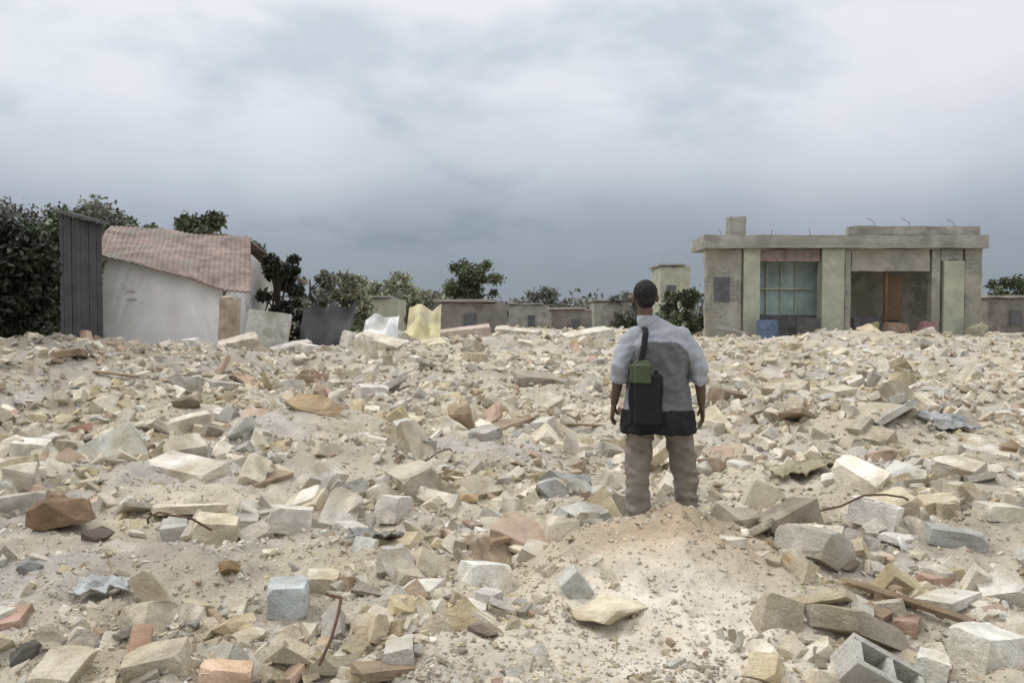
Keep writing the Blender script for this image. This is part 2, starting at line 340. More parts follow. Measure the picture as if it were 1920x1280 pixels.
SP = [
 ('concrete_slab', 350, 880, (.8, .36, .13), PALE, 'block', (12, 4, -28), 'long pale concrete slab lying slanted at the left of the foreground', 'slab'),
 ('boulder', 115, 968, (.52, .4, .30), (.27, .19, .13), 'stone', (5, 0, 20), 'large dark brown lump at the far left foreground', 'boulder'),
 ('boulder', 180, 1000, (.22, .2, .14), (.16, .13, .11), 'stone', (5, 0, 60), 'small blackish lump touching the dark brown boulder', 'boulder'),
 ('stone', 405, 995, (.27, .2, .17), CREAM, 'block', (8, 6, 10), 'cream yellow squared stone with a brown shade piece under it', 'stone'),
 ('stone', 425, 1065, (.19, .14, .1), (.24, .17, .09), 'stone', (0, 0, 30), 'brown stone put in for the shade below the cream yellow stone', 'stone'),  # brown piece added as the shadow beneath the cream stone
 ('concrete_block', 545, 975, (.32, .24, .19), PALE, 'block', (-6, 8, 15), 'pale pinkish grey concrete block right of the cream stone', 'block'),
 ('brick', 150, 805, (.30, .16, .1), PINK, 'block', (10, -14, -30), 'pinkish red brick lump near the left edge', 'brick'),
 ('stone', 60, 840, (.34, .25, .16), WHITE, 'block', (8, 6, 12), 'whitish stone at the left edge above the dark boulder', 'stone'),
 ('brick', 262, 1215, (.09, .22, .08), (.43, .30, .235), 'block', (20, 10, 25), 'terracotta brick fragment standing on end at the lower left', 'brick'),
 ('brick', 425, 1268, (.2, .12, .09), (.64, .48, .365), 'block', (0, 8, 10), 'orange brick at the bottom edge left of centre', 'brick'),
 ('concrete_block', 540, 1120, (.2, .16, .16), BLUE, 'block', (5, 0, 8), 'bluish grey block in the lower left foreground', 'block'),
 ('concrete_block', 910, 1085, (.26, .18, .17), WHITE, 'block', (-8, 10, 30), 'near white block in the middle of the foreground', 'block'),
 ('concrete_block', 740, 955, (.26, .2, .2), PALE, 'block', (0, 12, 65), 'pale grey block left of the tan mound', 'block'),
 ('stone', 880, 935, (.2, .14, .1), (.60, .46, .3), 'stone', (0, 0, -20), 'tan flat stone left of the tan mound', 'stone'),
 ('boulder', 350, 755, (.5, .4, .26), (.30, .26, .22), 'stone', (0, 0, 10), 'grey brown boulder in the left middle ground', 'boulder'),
 ('boulder', 600, 760, (.9, .55, .3), (.44, .34, .23), 'stone', (0, 5, -15), 'broad tan brown boulder left of centre', 'boulder'),
 ('boulder', 1150, 1150, (.42, .3, .15), CREAM, 'stone', (0, 4, 20), 'cream flat stone under the tan mound', 'boulder'),
 ('stone', 1690, 890, (.6, .3, .14), (.33, .30, .22), 'stone', (0, 0, -5), 'dark olive flat rock standing in for shadow in the right middle ground', 'stone'),  # dark flat piece added where a wide shadow lies
 ('stone', 1585, 1062, (.2, .14, .1), (.25, .22, .17), 'stone', (0, 0, -25), 'dark brown stone right of the tan mound', 'stone'),
 ('concrete_block', 1850, 1225, (.24, .2, .18), WHITE, 'block', (0, 5, 20), 'white block in the lower right corner', 'block'),
 ('concrete_block', 1745, 1262, (.14, .12, .12), WHITE, 'block', (10, 5, 60), 'small white block left of the corner block', 'block'),
 ('stone', 45, 1222, (.2, .17, .1), DARK, 'stone', (0, 0, 20), 'dark grey stone standing in for a hole in the lower left corner', 'stone'),  # dark colour stands in for the shade of a hole
 ('stone', 50, 1065, (.2, .13, .1), (.27, .28, .27), 'stone', (0, 0, 0), 'slate grey stone under the dark brown boulder', 'stone'),
 ('stone', 1790, 1010, (.34, .18, .1), (.36, .37, .36), 'block', (0, 6, -15), 'flat slate grey stone near the right edge', 'stone'),
 ('stone', 1870, 960, (.28, .16, .1), WHITE, 'block', (0, 6, 15), 'pale flat stone near the right edge above the slate grey one', 'stone'),
 ('stone', 690, 1105, (.2, .13, .09), (.33, .30, .26), 'stone', (0, 0, -15), 'grey brown stone right of the bluish block', 'stone'),
 ('stone', 905, 1180, (.16, .11, .07), (.33, .29, .27), 'stone', (0, 0, -15), 'mauve grey stone below the near white block', 'stone'),
]
for nm, px, py, sz, c, shp, rt, lb, ct in SP:
    o = chunk(nm, px, py, sz, c, shp, rt, label=lb, cat=ct); PLACED.append((o.location.x, o.location.y-.13, max(sz)*.62+.08))
scatter('gravel', 'fine pale grit and broken mortar covering the ground', 'gravel', 95000, 1.6, 45, .008, .05, 1.5)
scatter('loose_rubble', 'loose broken masonry spread over the whole field', 'rubble', 62000, 1.8, 75, .03, .13, 1.6, clump=.9)
scatter('far_debris', 'small broken masonry thickening towards the ruins at the back', 'rubble', 9000, 11, 62, .05, .16, 1.4, V=V_small, ang=42, gexp=.45)
scatter('masonry_debris', 'heaps of larger broken masonry across the middle distance', 'rubble', 8500, 3.2, 75, .10, .42, 1.8, V=V_big, clump=1.0, sink=(-.12, .08), ang=50, gexp=.52)
KN = [('concrete_block', 'block', 'broken concrete block', 'block'), ('rubble_stone', 'shard', 'jagged stone', 'stone'), ('slab_piece', 'block', 'thin slab piece', 'slab'), ('brick', 'block', 'clay brick', 'brick'), ('hollow_block', 'hollow', 'hollow block', 'block')]
CN = {'cream': (.66, .61, .50), 'pale grey': (.62, .60, .56), 'mid grey': (.47, .46, .43), 'sandy': (.56, .50, .38), 'whitish': (.72, .70, .66), 'dull brown': (.34, .27, .20)}
LM = [(110, 965, 'the dark brown lump'), (405, 995, 'the cream yellow stone'), (350, 885, 'the long pale slab'), (545, 975, 'the pinkish grey block'), (262, 1215, 'the upright terracotta brick'), (425, 1268, 'the orange bottom brick'),
      (540, 1120, 'the bluish grey block'), (910, 1085, 'the near white block'), (740, 955, 'the pale grey block'), (350, 755, 'the grey brown boulder'), (600, 760, 'the broad tan boulder'), (1150, 1120, 'the tan dirt mound'),
      (1690, 890, 'the olive shadow rock'), (1585, 1062, 'the dark brown stone'), (1850, 1225, 'the white corner block'), (45, 1222, 'the dark hole stone'), (1790, 1010, 'the flat slate stone'), (300, 660, 'the white house'),
      (1240, 930, 'the person'), (1560, 640, 'the grey ruin'), (980, 640, 'the skyline wall'), (150, 805, 'the pinkish brick lump'), (60, 840, 'the left edge white stone'), (880, 935, 'the tan flat stone')]
rr_ = random.Random(99); made = []
used = set()
for k in range(420):
    d = 1/(1/2.8+(1/24-1/2.8)*rr_.random()**.9); a = R(rr_.uniform(-36, 36)); x, y = d*math.sin(a), d*math.cos(a)
    px = 960+F*x/y; py = 595+F*(CZ-h(x, y))/y
    if py > 1310 or px < -30 or px > 1950 or (1090 < px < 1390 and 5.2 < y < 7) or (1010 < px < 1520 and 950 < py) or any(math.hypot(x-q[0], y-q[1]) < q[2]+.08 for q in PLACED): continue
    kd = rr_.choices(KN, (5, 4, 4, .8, .35))[0]; cn = rr_.choice(list(CN)) if kd[0] != 'brick' else 'faded red'
    c = CN.get(cn, (.44, .31, .25)); s = rr_.uniform(.10, .26)*min(3.0, max(.8, (d/5)**.75))
    sz = {'concrete_block': (s, s*rr_.uniform(.6, .85), s*rr_.uniform(.4, .7)), 'rubble_stone': (s, s*.8, s*.6), 'slab_piece': (s*1.7, s*rr_.uniform(.7, 1.1), s*.2), 'brick': (.21, .1, .07), 'hollow_block': (.30, .15, .16)}[kd[0]]
    tlt = 'tilted ' if rr_.random() < .4 else 'flat '
    big = 'large ' if s > .26 else 'small ' if s < .14 else ''
    for lx, ly, ln in sorted(LM, key=lambda q: math.hypot(q[0]-px, (q[1]-py)*1.6)):
        dx, dy = px-lx, (py-ly)*1.6
        rel = ('right of' if dx > 0 else 'left of') if abs(dx) > abs(dy) else ('in front of' if dy > 0 else 'behind')
        dist = 'well ' if max(abs(dx), abs(dy)) > 130 else 'just '
        lab = f'{big}{tlt}{cn} {kd[2]} {dist}{rel} {ln}'
        if lab not in used: break
    used.add(lab)
    ra = 32 if tlt == 'tilted ' else 9
    chunk(kd[0], px, py, sz, tuple(Vector(c)*rr_.uniform(.88, 1.06)), kd[1], (rr_.choice((-1, 1))*rr_.uniform(ra*.4, ra), rr_.choice((-1, 1))*rr_.uniform(ra*.4, ra), rr_.uniform(0, 360)), label=lab, cat=kd[3], group=f'{cn} {kd[2]}s in the rubble', Y=y, seed=k, lift=.2)
# bent rods, laths and rags caught in the rubble
def rod(px, py, L, seed, label):
    r = random.Random(seed); Y = 2.4
    while True:
        p = at(px, py, Y)
        if p.z <= h(p.x, p.y)+.03: break
        Y += .03
    a = r.uniform(0, 6.28); pts = []; z = h(p.x, p.y)
    for i in range(7):
        t = i/6; pts.append((math.cos(a+t*.5)*L*(t-.5), math.sin(a+t*.7)*L*(t-.5), .03+.16*math.sin(t*2.6)*r.uniform(.8, 1.2)))
    bm = bmesh.new(); tube(bm, pts, .007, 6); o = link('bent_rod', bm_mesh(bm), M['rebar']); o.location = (p.x, p.y, z); tag(o, label, 'rod', 'rusty rods in the rubble')
for i, (px, py, L, lb) in enumerate([(300, 1010, .8, 'thin rusty rod curving between the dark lump and the cream stone'), (820, 880, .9, 'thin rusty rod arching above the tan flat stone'), (1620, 980, .9, 'thin rusty rod below the olive shadow rock'), (640, 1190, .6, 'thin rusty rod at the lower left below the bluish block'), (1460, 800, 1.1, 'thin rusty rod right of the person')]):
    rod(px, py, L, i, lb)
def plank(px, py, L, rz, tl, col, label, wd=.07):
    o = chunk('wooden_plank', px, py, (L, wd, .022), col, 'block', (tl, tl*.7, rz), lift=1.6, label=label, cat='plank', group='wooden planks in the rubble')
plank(1110, 800, .9, 30, 8, (.24, .18, .12), 'brown plank lying left of the person')
plank(200, 700, 1.2, -20, 6, (.26, .2, .14), 'brown plank lying in front of the white house')
plank(1500, 715, 1.3, 15, 5, (.3, .25, .18), 'brown plank lying between the person and the grey ruin')
plank(960, 1010, .5, 55, 9, (.30, .22, .14), 'short brown plank above the near white block', .05)
plank(1700, 1130, .6, -40, 10, (.28, .22, .16), 'short brown plank in the lower right foreground', .05)
def rag(px, py, sz, c, label, seed):
    from mathutils import noise as mn
    Y = 2.4
    while True:
        p = at(px, py, Y)
        if p.z <= h(p.x, p.y)+.03 or Y > 60: break
        Y += .03
    n = 26; co = []; f = []
    for j in range(n+1):
        for i in range(n+1):
            u, v = (i/n-.5)*sz*(1+.3*mn.noise(Vector((j*.2, seed, 0)))), (j/n-.5)*sz*.7*(1+.3*mn.noise(Vector((i*.2, seed, 5))))
            q = Vector((u*7/sz*.5, v*7/sz*.5, seed)); co.append((u+.15*sz*mn.noise(q), v+.15*sz*mn.noise(q+Vector((9, 0, 0))), h(p.x+u, p.y+v)-h(p.x, p.y)+.05+.16*sz*(abs(mn.noise(q*1.3))+.5*abs(mn.noise(q*3)))))
    f = [(j*(n+1)+i, j*(n+1)+i+1, (j+1)*(n+1)+i+1, (j+1)*(n+1)+i) for j in range(n) for i in range(n)]
    me = bpy.data.meshes.new('cloth_scrap'); me.from_pydata(co, [], f); me.update(); tint_mesh(me, c); o = link('cloth_scrap', me, M['rubble']); o.location = (p.x, p.y, h(p.x, p.y)); sd = o.modifiers.new('t', 'SOLIDIFY'); sd.thickness = .006
    me.polygons.foreach_set('use_smooth', np.ones(len(me.polygons), bool)); tag(o, label, 'cloth', 'cloth scraps in the rubble')
rag(700, 1010, .30, (.34, .35, .36), 'crumpled grey cloth below the pale grey block', 2.2)
rag(200, 1110, .28, (.46, .49, .50), 'crumpled pale grey cloth below the dark brown lump', 5.1)
rag(1500, 880, .5, (.40, .37, .27), 'crumpled olive cloth left of the olive shadow rock', 7.7)
rag(480, 720, .7, (.50, .40, .30), 'crumpled tan cloth in front of the leaning slab', 9.4)
rag(1780, 800, .6, (.36, .38, .40), 'crumpled blue grey cloth near the right edge in the middle ground', 12.4)
# ------------------------------------------------------------------ trees
def leaves(n, clumps, size, seed):
    r = np.random.default_rng(seed); cl = np.array(clumps, float)
    k = r.choice(len(cl), n, p=(cl[:, 3]**2)/(cl[:, 3]**2).sum()); d = r.normal(size=(n, 3)); d /= np.linalg.norm(d, axis=1)[:, None]
    p = cl[k, :3]+d*(cl[k, 3]*np.minimum(1.5, r.gamma(5, .16, n)))[:, None]*np.array([1, 1, .8])
    s = size*r.uniform(.5, 1.3, n); u = r.normal(size=(n, 3)); u /= np.linalg.norm(u, axis=1)[:, None]; v = np.cross(u, r.normal(size=(n, 3))); v /= np.linalg.norm(v, axis=1)[:, None]
    q = np.stack([p-u*s[:, None], p+v*s[:, None]*.45, p+u*s[:, None], p-v*s[:, None]*.45], 1).reshape(-1, 3)
    tint = r.uniform(.6, 1.35, len(cl))[k]*r.uniform(.75, 1.25, n)
    return q, np.arange(n*4).reshape(-1, 4), tint
def leafmat(name, c):
    m = bpy.data.materials.new(name); m.use_nodes = True; t = m.node_tree; b = t.nodes['Principled BSDF']; b.inputs['Roughness'].default_value = .6; b.inputs['Specular IOR Level'].default_value = .3
    a = t.nodes.new('ShaderNodeAttribute'); a.attribute_name = 'tint'; mm = t.nodes.new('ShaderNodeMix'); mm.data_type = 'RGBA'; mm.blend_type = 'MULTIPLY'; mm.inputs[0].default_value = 1; mm.inputs[6].default_value = (*c, 1)
    t.links.new(a.outputs['Color'], mm.inputs[7]); t.links.new(mm.outputs[2], b.inputs['Base Color']); return m
LM_ = {'leaf': leafmat('green_leaves', (.105, .125, .07)), 'leafdark': leafmat('dark_leaves', (.026, .032, .016)), 'leafpale': leafmat('pale_leaves', (.27, .28, .19)), 'leafgrey': leafmat('grey_green_leaves', (.17, .18, .145))}
def crown_mesh(cl, n, lsize, seed, m, name, parent):
    co, fs, tn = leaves(n, cl, lsize, seed); me = bpy.data.meshes.new(name); build(me, co, fs)
    ca = me.color_attributes.new('tint', 'FLOAT_COLOR', 'POINT'); c = np.ones((len(co), 4)); c[:, :3] = np.repeat(tn, 4)[:, None]*np.array([1, 1, 1]); ca.data.foreach_set('color', c.astype(np.float32).ravel())
    return link(name, me, LM_[m], parent)
def tree(name, x, y, ht, rad, label, m='leaf', n=2600, lsize=.12, seed=1, crown0=.35, trunk=.12, nc=34, cat='tree'):
    r = random.Random(seed); z0 = h(x, y)-.1; t = empty(name, (x, y, z0)); tag(t, label, cat, 'trees and bushes round the rubble field')
    bm = bmesh.new(); top = Vector((r.uniform(-.25, .25)*rad, r.uniform(-.25, .25)*rad, ht*.85))
    tube(bm, [(0, 0, 0), top*.35+Vector((.08*rad, 0, 0)), top*.7, top], [trunk, trunk*.75, trunk*.5, trunk*.2], 8)
    cl = []
    for k in range(nc):
        zz_ = r.uniform(crown0, .95); w_ = math.sqrt(max(.05, 1-((zz_-(crown0+.95)/2)/((1.15-crown0)/2))**2))
        a_ = r.uniform(0, 6.28); rd = rad*w_*r.uniform(.15, .95)**.6; c = Vector((math.cos(a_)*rd, math.sin(a_)*rd, zz_*ht)); cr_ = rad*r.uniform(.14, .30)
        cl.append((*c, cr_))
        if k % 2 == 0: s0 = top*r.uniform(.3, .85); tube(bm, [s0, (s0+c)/2+Vector((0, 0, .05*ht)), c], [trunk*.35, trunk*.22, trunk*.08], 5)
    link('trunk', bm_mesh(bm), M['bark'], t); crown_mesh(cl, n, lsize, seed, m, 'crown', t); return t
def tr_px(px, topy, Y, wpx, label, name='tree', **k):
    p = at(px, topy, Y); z0 = h(p.x, Y)-.1; return tree(name, p.x, Y, (p.z-z0)/1.02, wpx/2*Y/F, label, **k)
tr_px(0, 412, 13, 180, 'very dark green dense tree at the left edge of the picture', m='leafdark', n=22000, lsize=.07, seed=3, crown0=.06, trunk=.16, nc=60)
tr_px(95, 385, 19, 170, 'mid green tree between the dark edge tree and the dark shed', n=16000, lsize=.09, seed=4, crown0=.06, trunk=.2, nc=50)
tr_px(20, 380, 34, 230, 'grey green tree top showing above the dark edge tree', m='leafgrey', n=11000, lsize=.13, seed=14, crown0=.06, trunk=.2, nc=50)
tr_px(165, 378, 34, 200, 'grey green tree showing above the dark shed', m='leafgrey', n=10000, lsize=.13, seed=5, crown0=.1, nc=50)
tr_px(262, 392, 38, 130, 'low green tree behind the left end of the red roof', n=8000, lsize=.13, seed=15, crown0=.1, nc=40)
tr_px(382, 390, 36, 120, 'bushy tree rising behind the right end of the red roof', n=9000, lsize=.13, seed=6, crown0=.2, nc=40)
tr_px(455, 440, 38, 90, 'small tree just behind the right edge of the red roof', n=6000, lsize=.13, seed=16, crown0=.1, nc=30)
tr_px(522, 468, 23, 100, 'dark green tree directly right of the white house', m='leafdark', n=13000, lsize=.08, seed=7, crown0=.04, nc=40)
tr_px(584, 498, 32, 84, 'grey green tree sloping down beside the dark green tree', m='leafgrey', n=8000, lsize=.11, seed=8, crown0=.05, nc=34)
tr_px(648, 512, 45, 110, 'pale grey green tree behind the whitish slumped sheet', m='leafpale', n=8000, lsize=.15, seed=18, crown0=.05, nc=34)  # haze put into the paler leaf colours, here and one tree up
tr_px(725, 518, 55, 130, 'pale olive tree above the yellow sheet', m='leafpale', n=8000, lsize=.17, seed=9, crown0=.05, nc=40)
tr_px(800, 540, 60, 100, 'low pale olive bush left of the lone skyline tree', m='leafpale', n=5000, lsize=.16, seed=19, crown0=.05, nc=30, name='bush', cat='bush')
tr_px(886, 486, 48, 98, 'lone round dark tree on the skyline at the centre', n=9000, lsize=.12, seed=12, crown0=.42, trunk=.2, nc=40)
tr_px(1015, 545, 90, 90, 'low hazy bush on the skyline right of the lone tree', m='leafgrey', n=4000, lsize=.2, seed=20, crown0=.05, name='bush', cat='bush')
tr_px(1275, 540, 42, 90, 'dark bush at the left foot of the grey ruin', n=6000, lsize=.12, seed=21, crown0=.0, name='bush', cat='bush')
tr_px(1890, 520, 50, 110, 'dark tree at the right edge beyond the grey ruin', n=7000, lsize=.15, seed=22, crown0=.05)
tr_px(1955, 505, 55, 120, 'tall dark tree cut by the right picture edge', n=7000, lsize=.15, seed=23, crown0=.05)
tr_px(1175, 548, 70, 70, 'low grey green bush just left of the person head', m='leafgrey', n=4000, lsize=.18, seed=24, crown0=.0, name='bush', cat='bush')
# far wood along the horizon
r0 = np.random.default_rng(5); cl = []
for k in range(420):
    a = R(r0.uniform(-75, 75)); d = r0.uniform(120, 190); zt = 2.6+2.4*float(vnoise(np.array([a*9]), np.array([2.]))[0]+.5)+r0.uniform(-.6, 1.0)
    cl.append((d*math.sin(a), d*math.cos(a), h(d*math.sin(a), d*math.cos(a))+zt*.5, zt*.62))
o = crown_mesh(cl, 42000, .55, 6, 'leafgrey', 'far_wood', None); tag(o, 'low grey green wood along the far horizon', 'wood', kind='stuff')
# ------------------------------------------------------------------ left house
def quad_slab(p4, th, nrm=(0, 1, 0)):
    bm = bmesh.new(); a = [bm.verts.new(p) for p in p4]; b = [bm.verts.new(Vector(p)+Vector(nrm)*th) for p in p4]; n = len(a)
    bm.faces.new(a); bm.faces.new(b[::-1])
    for i in range(n): bm.faces.new((a[i], b[i], b[(i+1) % n], a[(i+1) % n]))
    bmesh.ops.recalc_face_normals(bm, faces=bm.faces); return bm
def loc(p, o): return Vector(p)-Vector(o)
YH = 20.0; hb = at(300, 650, YH); HO = (hb.x, YH, 0)
hs = empty('ruined_house', HO); tag(hs, 'white plastered house at the left with sagging faded red roof', 'house')
def HP(px, py, Y=YH): return loc(at(px, py, Y), HO)
def broken_wall(nm, poly, th, nrm, m, par, amt=.02, seed=1, holes=0):
    bm = quad_slab(poly, th, nrm); 
    bmesh.ops.triangulate(bm, faces=bm.faces); roughen(bm, amt, 6, seed); return link(nm, bm_mesh(bm), m, par)
top = [(412, 538), (372, 527), (330, 516), (290, 504), (262, 497), (225, 486), (188, 476)]
broken_wall('front_wall', [HP(186, 700), HP(412, 700)]+[HP(*q) for q in top], .22, (0, 1, 0), M['plaster'], hs, .015)
y0 = .24
L0, L1 = HP(188, 700), HP(188, 476); R0, R1 = HP(410, 700), HP(410, 560)
broken_wall('side_wall', [L0+Vector((0, y0, 0)), L1+Vector((0, y0, 0)), L1+Vector((0, 2.6, .75)), L1+Vector((0, 5, .1)), L0+Vector((0, 5, 0))], .22, (1, 0, 0), M['plaster'], hs, .015, 3)
broken_wall('side_wall', [R0+Vector((0, y0, 0)), R1+Vector((0, y0, 0)), R1+Vector((0, 2.6, 1.3)), R1+Vector((0, 5, .7)), R0+Vector((0, 5, 0))], .22, (-1, 0, 0), M['plaster'], hs, .015, 5)
# corrugated roof, the front slope sags to the right
def roof_sheet(c00, c10, c11, c01, nm, nu=120, nv=14, amp=.028, m='roofpink', seed=2):
    """c00-c10 eave left-right, c01-c11 ridge"""
    co = []; c00, c10, c11, c01 = map(Vector, (c00, c10, c11, c01)); from mathutils import noise as mn
    for layer in (0, -.05):
        for j in range(nv+1):
            for i in range(nu+1):
                u, v = i/nu, j/nv; p = (c00*(1-u)+c10*u)*(1-v)+(c01*(1-u)+c11*u)*v
                p.z += layer+amp*abs(math.sin(u*nu*.5*math.pi/2))+.16*mn.noise(Vector((u*3.2, v*2.2, seed)))+(.007 if j % 3 == 0 else 0)
                if j == 0: p += (c00-c01)*.03*mn.noise(Vector((u*40, 0, seed)))
                co.append(p)
    W_ = nu+1; n1 = W_*(nv+1); f = [(j*W_+i, j*W_+i+1, (j+1)*W_+i+1, (j+1)*W_+i) for j in range(nv) for i in range(nu)]
    f += [tuple(n1+a for a in q[::-1]) for q in f]
    ring = [i for i in range(W_)]+[j*W_+nu for j in range(1, nv+1)]+[nv*W_+i for i in range(nu-1, -1, -1)]+[j*W_ for j in range(nv-1, 0, -1)]
    f += [(a, a+n1, b+n1, b) for a, b in zip(ring, ring[1:]+ring[:1])]
    me = bpy.data.meshes.new(nm); me.from_pydata(co, [], f); me.update(); return link(nm, me, M[m], hs)
E0, E1 = HP(176, 474, YH-.25), HP(470, 552, YH-.25); G0, G1 = HP(206, 424, YH+2.6), HP(470, 448, YH+2.6)
roof_sheet(E0, E1, G1, G0, 'roof')
roof_sheet(Vector(G0)+Vector((0, .06, -.02)), Vector(G1)+Vector((0, .06, -.02)), Vector(E1)+Vector((.1, 5.4, .5)), Vector(E0)+Vector((0, 5.4, .3)), 'roof', seed=7)
# exposed masonry patches: brown quoin strip at the right corner
o = chunk('broken_pillar', 430, 645, (.44, .42, 1.7), (.46, .39, .33), 'block', (0, 2, 6), lift=.42, label='brownish broken pillar at the right corner of the white house', cat='pillar', Y=19)
o = chunk('concrete_slab', 500, 650, (1.05, .22, 1.25), (.46, .46, .44), 'block', (-16, 7, 10), lift=.40, label='grey slab leaning upright right of the white house', cat='slab', Y=18.4)
o = chunk('concrete_slab', 545, 672, (.9, .5, .3), (.5, .48, .46), 'block', (8, -12, 30), lift=.3, label='grey broken slab lying at the foot of the leaning slab', cat='slab', Y=17.5)
# dark shed
so_ = at(155, 590, 18); sh = empty('dark_shed', (so_.x, 18, 0)); tag(sh, 'narrow dark grey shed between the dark tree and the white house', 'shed')
x0_, x1_ = at(112, 500, 18).x-so_.x, at(149, 500, 18).x-so_.x; zt0, zt1 = at(112, 401, 18).z, at(149, 410, 18).z
bm = bmesh.new(); r = random.Random(4); nb_ = 5
for k in range(nb_):                                                  # upright boards, front and right side
    a_, b_ = x0_+(x1_-x0_)*k/nb_, x0_+(x1_-x0_)*(k+1)/nb_; box(bm, a_+.004, b_-.004, r.uniform(-.015, .012), .06, -.5, zt0+(zt1-zt0)*k/nb_-r.uniform(0, .05))
for k in range(8):
    a_ = .07+k*.115; box(bm, x1_-.05, x1_+r.uniform(-.012, .012), a_, a_+.107, -.5, zt1-r.uniform(0, .05))
box(bm, x0_+.01, x1_-.07, .07, .99, -.5, zt1-.12); link('wall', bm_mesh(bm), M['darkgrey'], sh)
q = [loc(at(a_, b_, 17.85), (so_.x, 18, 0)) for a_, b_ in ((104, 398), (156, 411), (156, 405), (104, 392))]
bm = quad_slab(q, 1.2); bmesh.ops.triangulate(bm, faces=bm.faces); roughen(bm, .02, 5, 8); link('roof', bm_mesh(bm), M['darkgrey2'], sh)
# sheets and heaps between the house and the centre
def sheet(name, px0, py0, px1, py1, Y, lean, m, label, cat, seed=1, bend=.12, group=None):
    a_ = at(px0, py1, Y); b_ = at(px1, py0, Y); o = empty(name, ((a_.x+b_.x)/2, Y, a_.z)); W2 = (b_.x-a_.x)/2; hh = b_.z-a_.z
    from mathutils import noise as mn
    nu, nv = 40, 16; co = []
    for l in (0, .03):
        for j in range(nv+1):
            for i in range(nu+1):
                u, v = i/nu*2-1, j/nv; n_ = mn.noise(Vector((u*1.7, v*1.7, seed)))
                co.append((u*W2*(1+.06*n_), l+lean*v*hh+bend*n_+.012*math.sin(u*60), hh*v*(1+.22*mn.noise(Vector((u*1.3+4, 0, seed))))))
    W_ = nu+1; n1 = W_*(nv+1); f = [(j*W_+i, j*W_+i+1, (j+1)*W_+i+1, (j+1)*W_+i) for j in range(nv) for i in range(nu)]; f += [tuple(n1+a for a in q[::-1]) for q in f]
    ring = [i for i in range(W_)]+[j*W_+nu for j in range(1, nv+1)]+[nv*W_+i for i in range(nu-1, -1, -1)]+[j*W_ for j in range(nv-1, 0, -1)]
    f += [(a, a+n1, b+n1, b) for a, b in zip(ring, ring[1:]+ring[:1])]
    me = bpy.data.meshes.new(name); me.from_pydata(co, [], f); me.update(); bpy.data.objects.remove(o); ob = link(name, me, M[m]); ob.location = ((a_.x+b_.x)/2, Y, a_.z); tag(ob, label, cat, group); return ob
sheet('metal_sheet', 556, 574, 652, 668, 21.6, .55, 'darkgrey', 'crumpled dark grey sheet propped right of the leaning slab', 'sheet', 1, .45)
sheet('metal_sheet', 672, 594, 738, 672, 22, 1.0, 'white', 'whitish sheet slumped in the rubble right of the dark sheet', 'sheet', 2, .4)
sheet('metal_sheet', 758, 574, 822, 650, 26, 1.0, 'yellow', 'faded yellow sheet slumped in the rubble left of the lone tree', 'sheet', 3, .45)
for nm, px, py, s_, c, shp, rt, lb, ct, Y_ in [
  ('concrete_slab', 575, 656, (1.1, .7, .25), (.60, .57, .52), 'block', (14, -10, 20), 'beige slab tilted against the foot of the dark grey sheet', 'slab', 20.2),
  ('concrete_block', 664, 640, (.6, .5, .45), (.62, .60, .56), 'block', (6, 20, 40), 'pale block between the dark sheet and the whitish sheet', 'block', 21),
  ('concrete_slab', 715, 640, (1.3, .8, .35), (.70, .68, .63), 'block', (10, 12, -15), 'pale slab lying before the whitish slumped sheet', 'slab', 20.8),
  ('concrete_slab', 790, 622, (1.6, .9, .4), (.60, .57, .45), 'block', (12, -8, 10), 'yellowish slab lying before the faded yellow sheet', 'slab', 24.5),
  ('concrete_slab', 745, 618, (1.2, .9, .7), (.58, .57, .53), 'block', (12, 20, 60), 'grey block between the whitish and the yellow sheet', 'block', 25),
  ('concrete_slab', 870, 606, (2.4, 1.0, .6), (.52, .44, .40), 'block', (8, -6, 0), 'pinkish grey slab under the lone skyline tree', 'slab', 34),
  ('concrete_slab', 985, 612, (2.8, 1.0, .5), (.60, .58, .53), 'block', (8, 6, 0), 'pale slab on the skyline right of the lone tree', 'slab', 36),
  ('concrete_slab', 1100, 612, (2.2, 1.0, .5), (.64, .62, .57), 'block', (8, -9, 20), 'pale tilted slab on the skyline left of the person', 'slab', 33),
  ('concrete_slab', 450, 660, (.9, .6, .35), (.60, .55, .48), 'block', (12, -14, 20), 'beige slab at the foot of the brownish broken pillar', 'slab', 17.6),
  ('concrete_slab', 1010, 715, (.9, .6, .2), (.36, .33, .29), 'block', (6, 6, 10), 'dull grey slab in the middle distance left of the person', 'slab', None),
  ('concrete_slab', 1362, 745, (.5, .4, .25), (.27, .22, .17), 'block', (12, 12, 30), 'dark brown slab piece put in for shadow right beside the person', 'slab', None)]:  # last one: dark slab added as the soft shadow beside the person
    chunk(nm, px, py, s_, c, shp, rt, lift=.3, label=lb, cat=ct, Y=Y_)
# ------------------------------------------------------------------ right ruined building
YB = 38.0; bo = at(1570, 620, YB); BO = (bo.x, YB, 0); rb = empty('ruined_building', BO); tag(rb, 'long grey beige concrete ruin with open bays at the right', 'building')
def BP(px, py, Y=YB): return loc(at(px, py, Y), BO)
def bbox(nm, px0, py0, px1, py1, y0, y1, m, jit=0, cuts=7):
    a_ = BP(px0, py1, YB); b_ = BP(px1, py0, YB); bm = bmesh.new(); box(bm, a_.x, b_.x, y0, y1, a_.z, b_.z)
    if jit: bmesh.ops.triangulate(bm, faces=bm.faces); roughen(bm, jit, cuts, px0)
    return link(nm, bm_mesh(bm), m, rb)
G = M['greyconc']
bbox('roof_slab', 1318, 442, 1846, 466, -.35, 2.6, G, .07, 14)
bbox('parapet', 1590, 424, 1838, 441, 0, .3, G, .09, 14)
bbox('roof_stub', 1370, 405, 1402, 441, .2, .9, G, .05)
bbox('wall', 1322, 467, 1391, 670, 0, .4, M['ruinwall'], .08, 10)
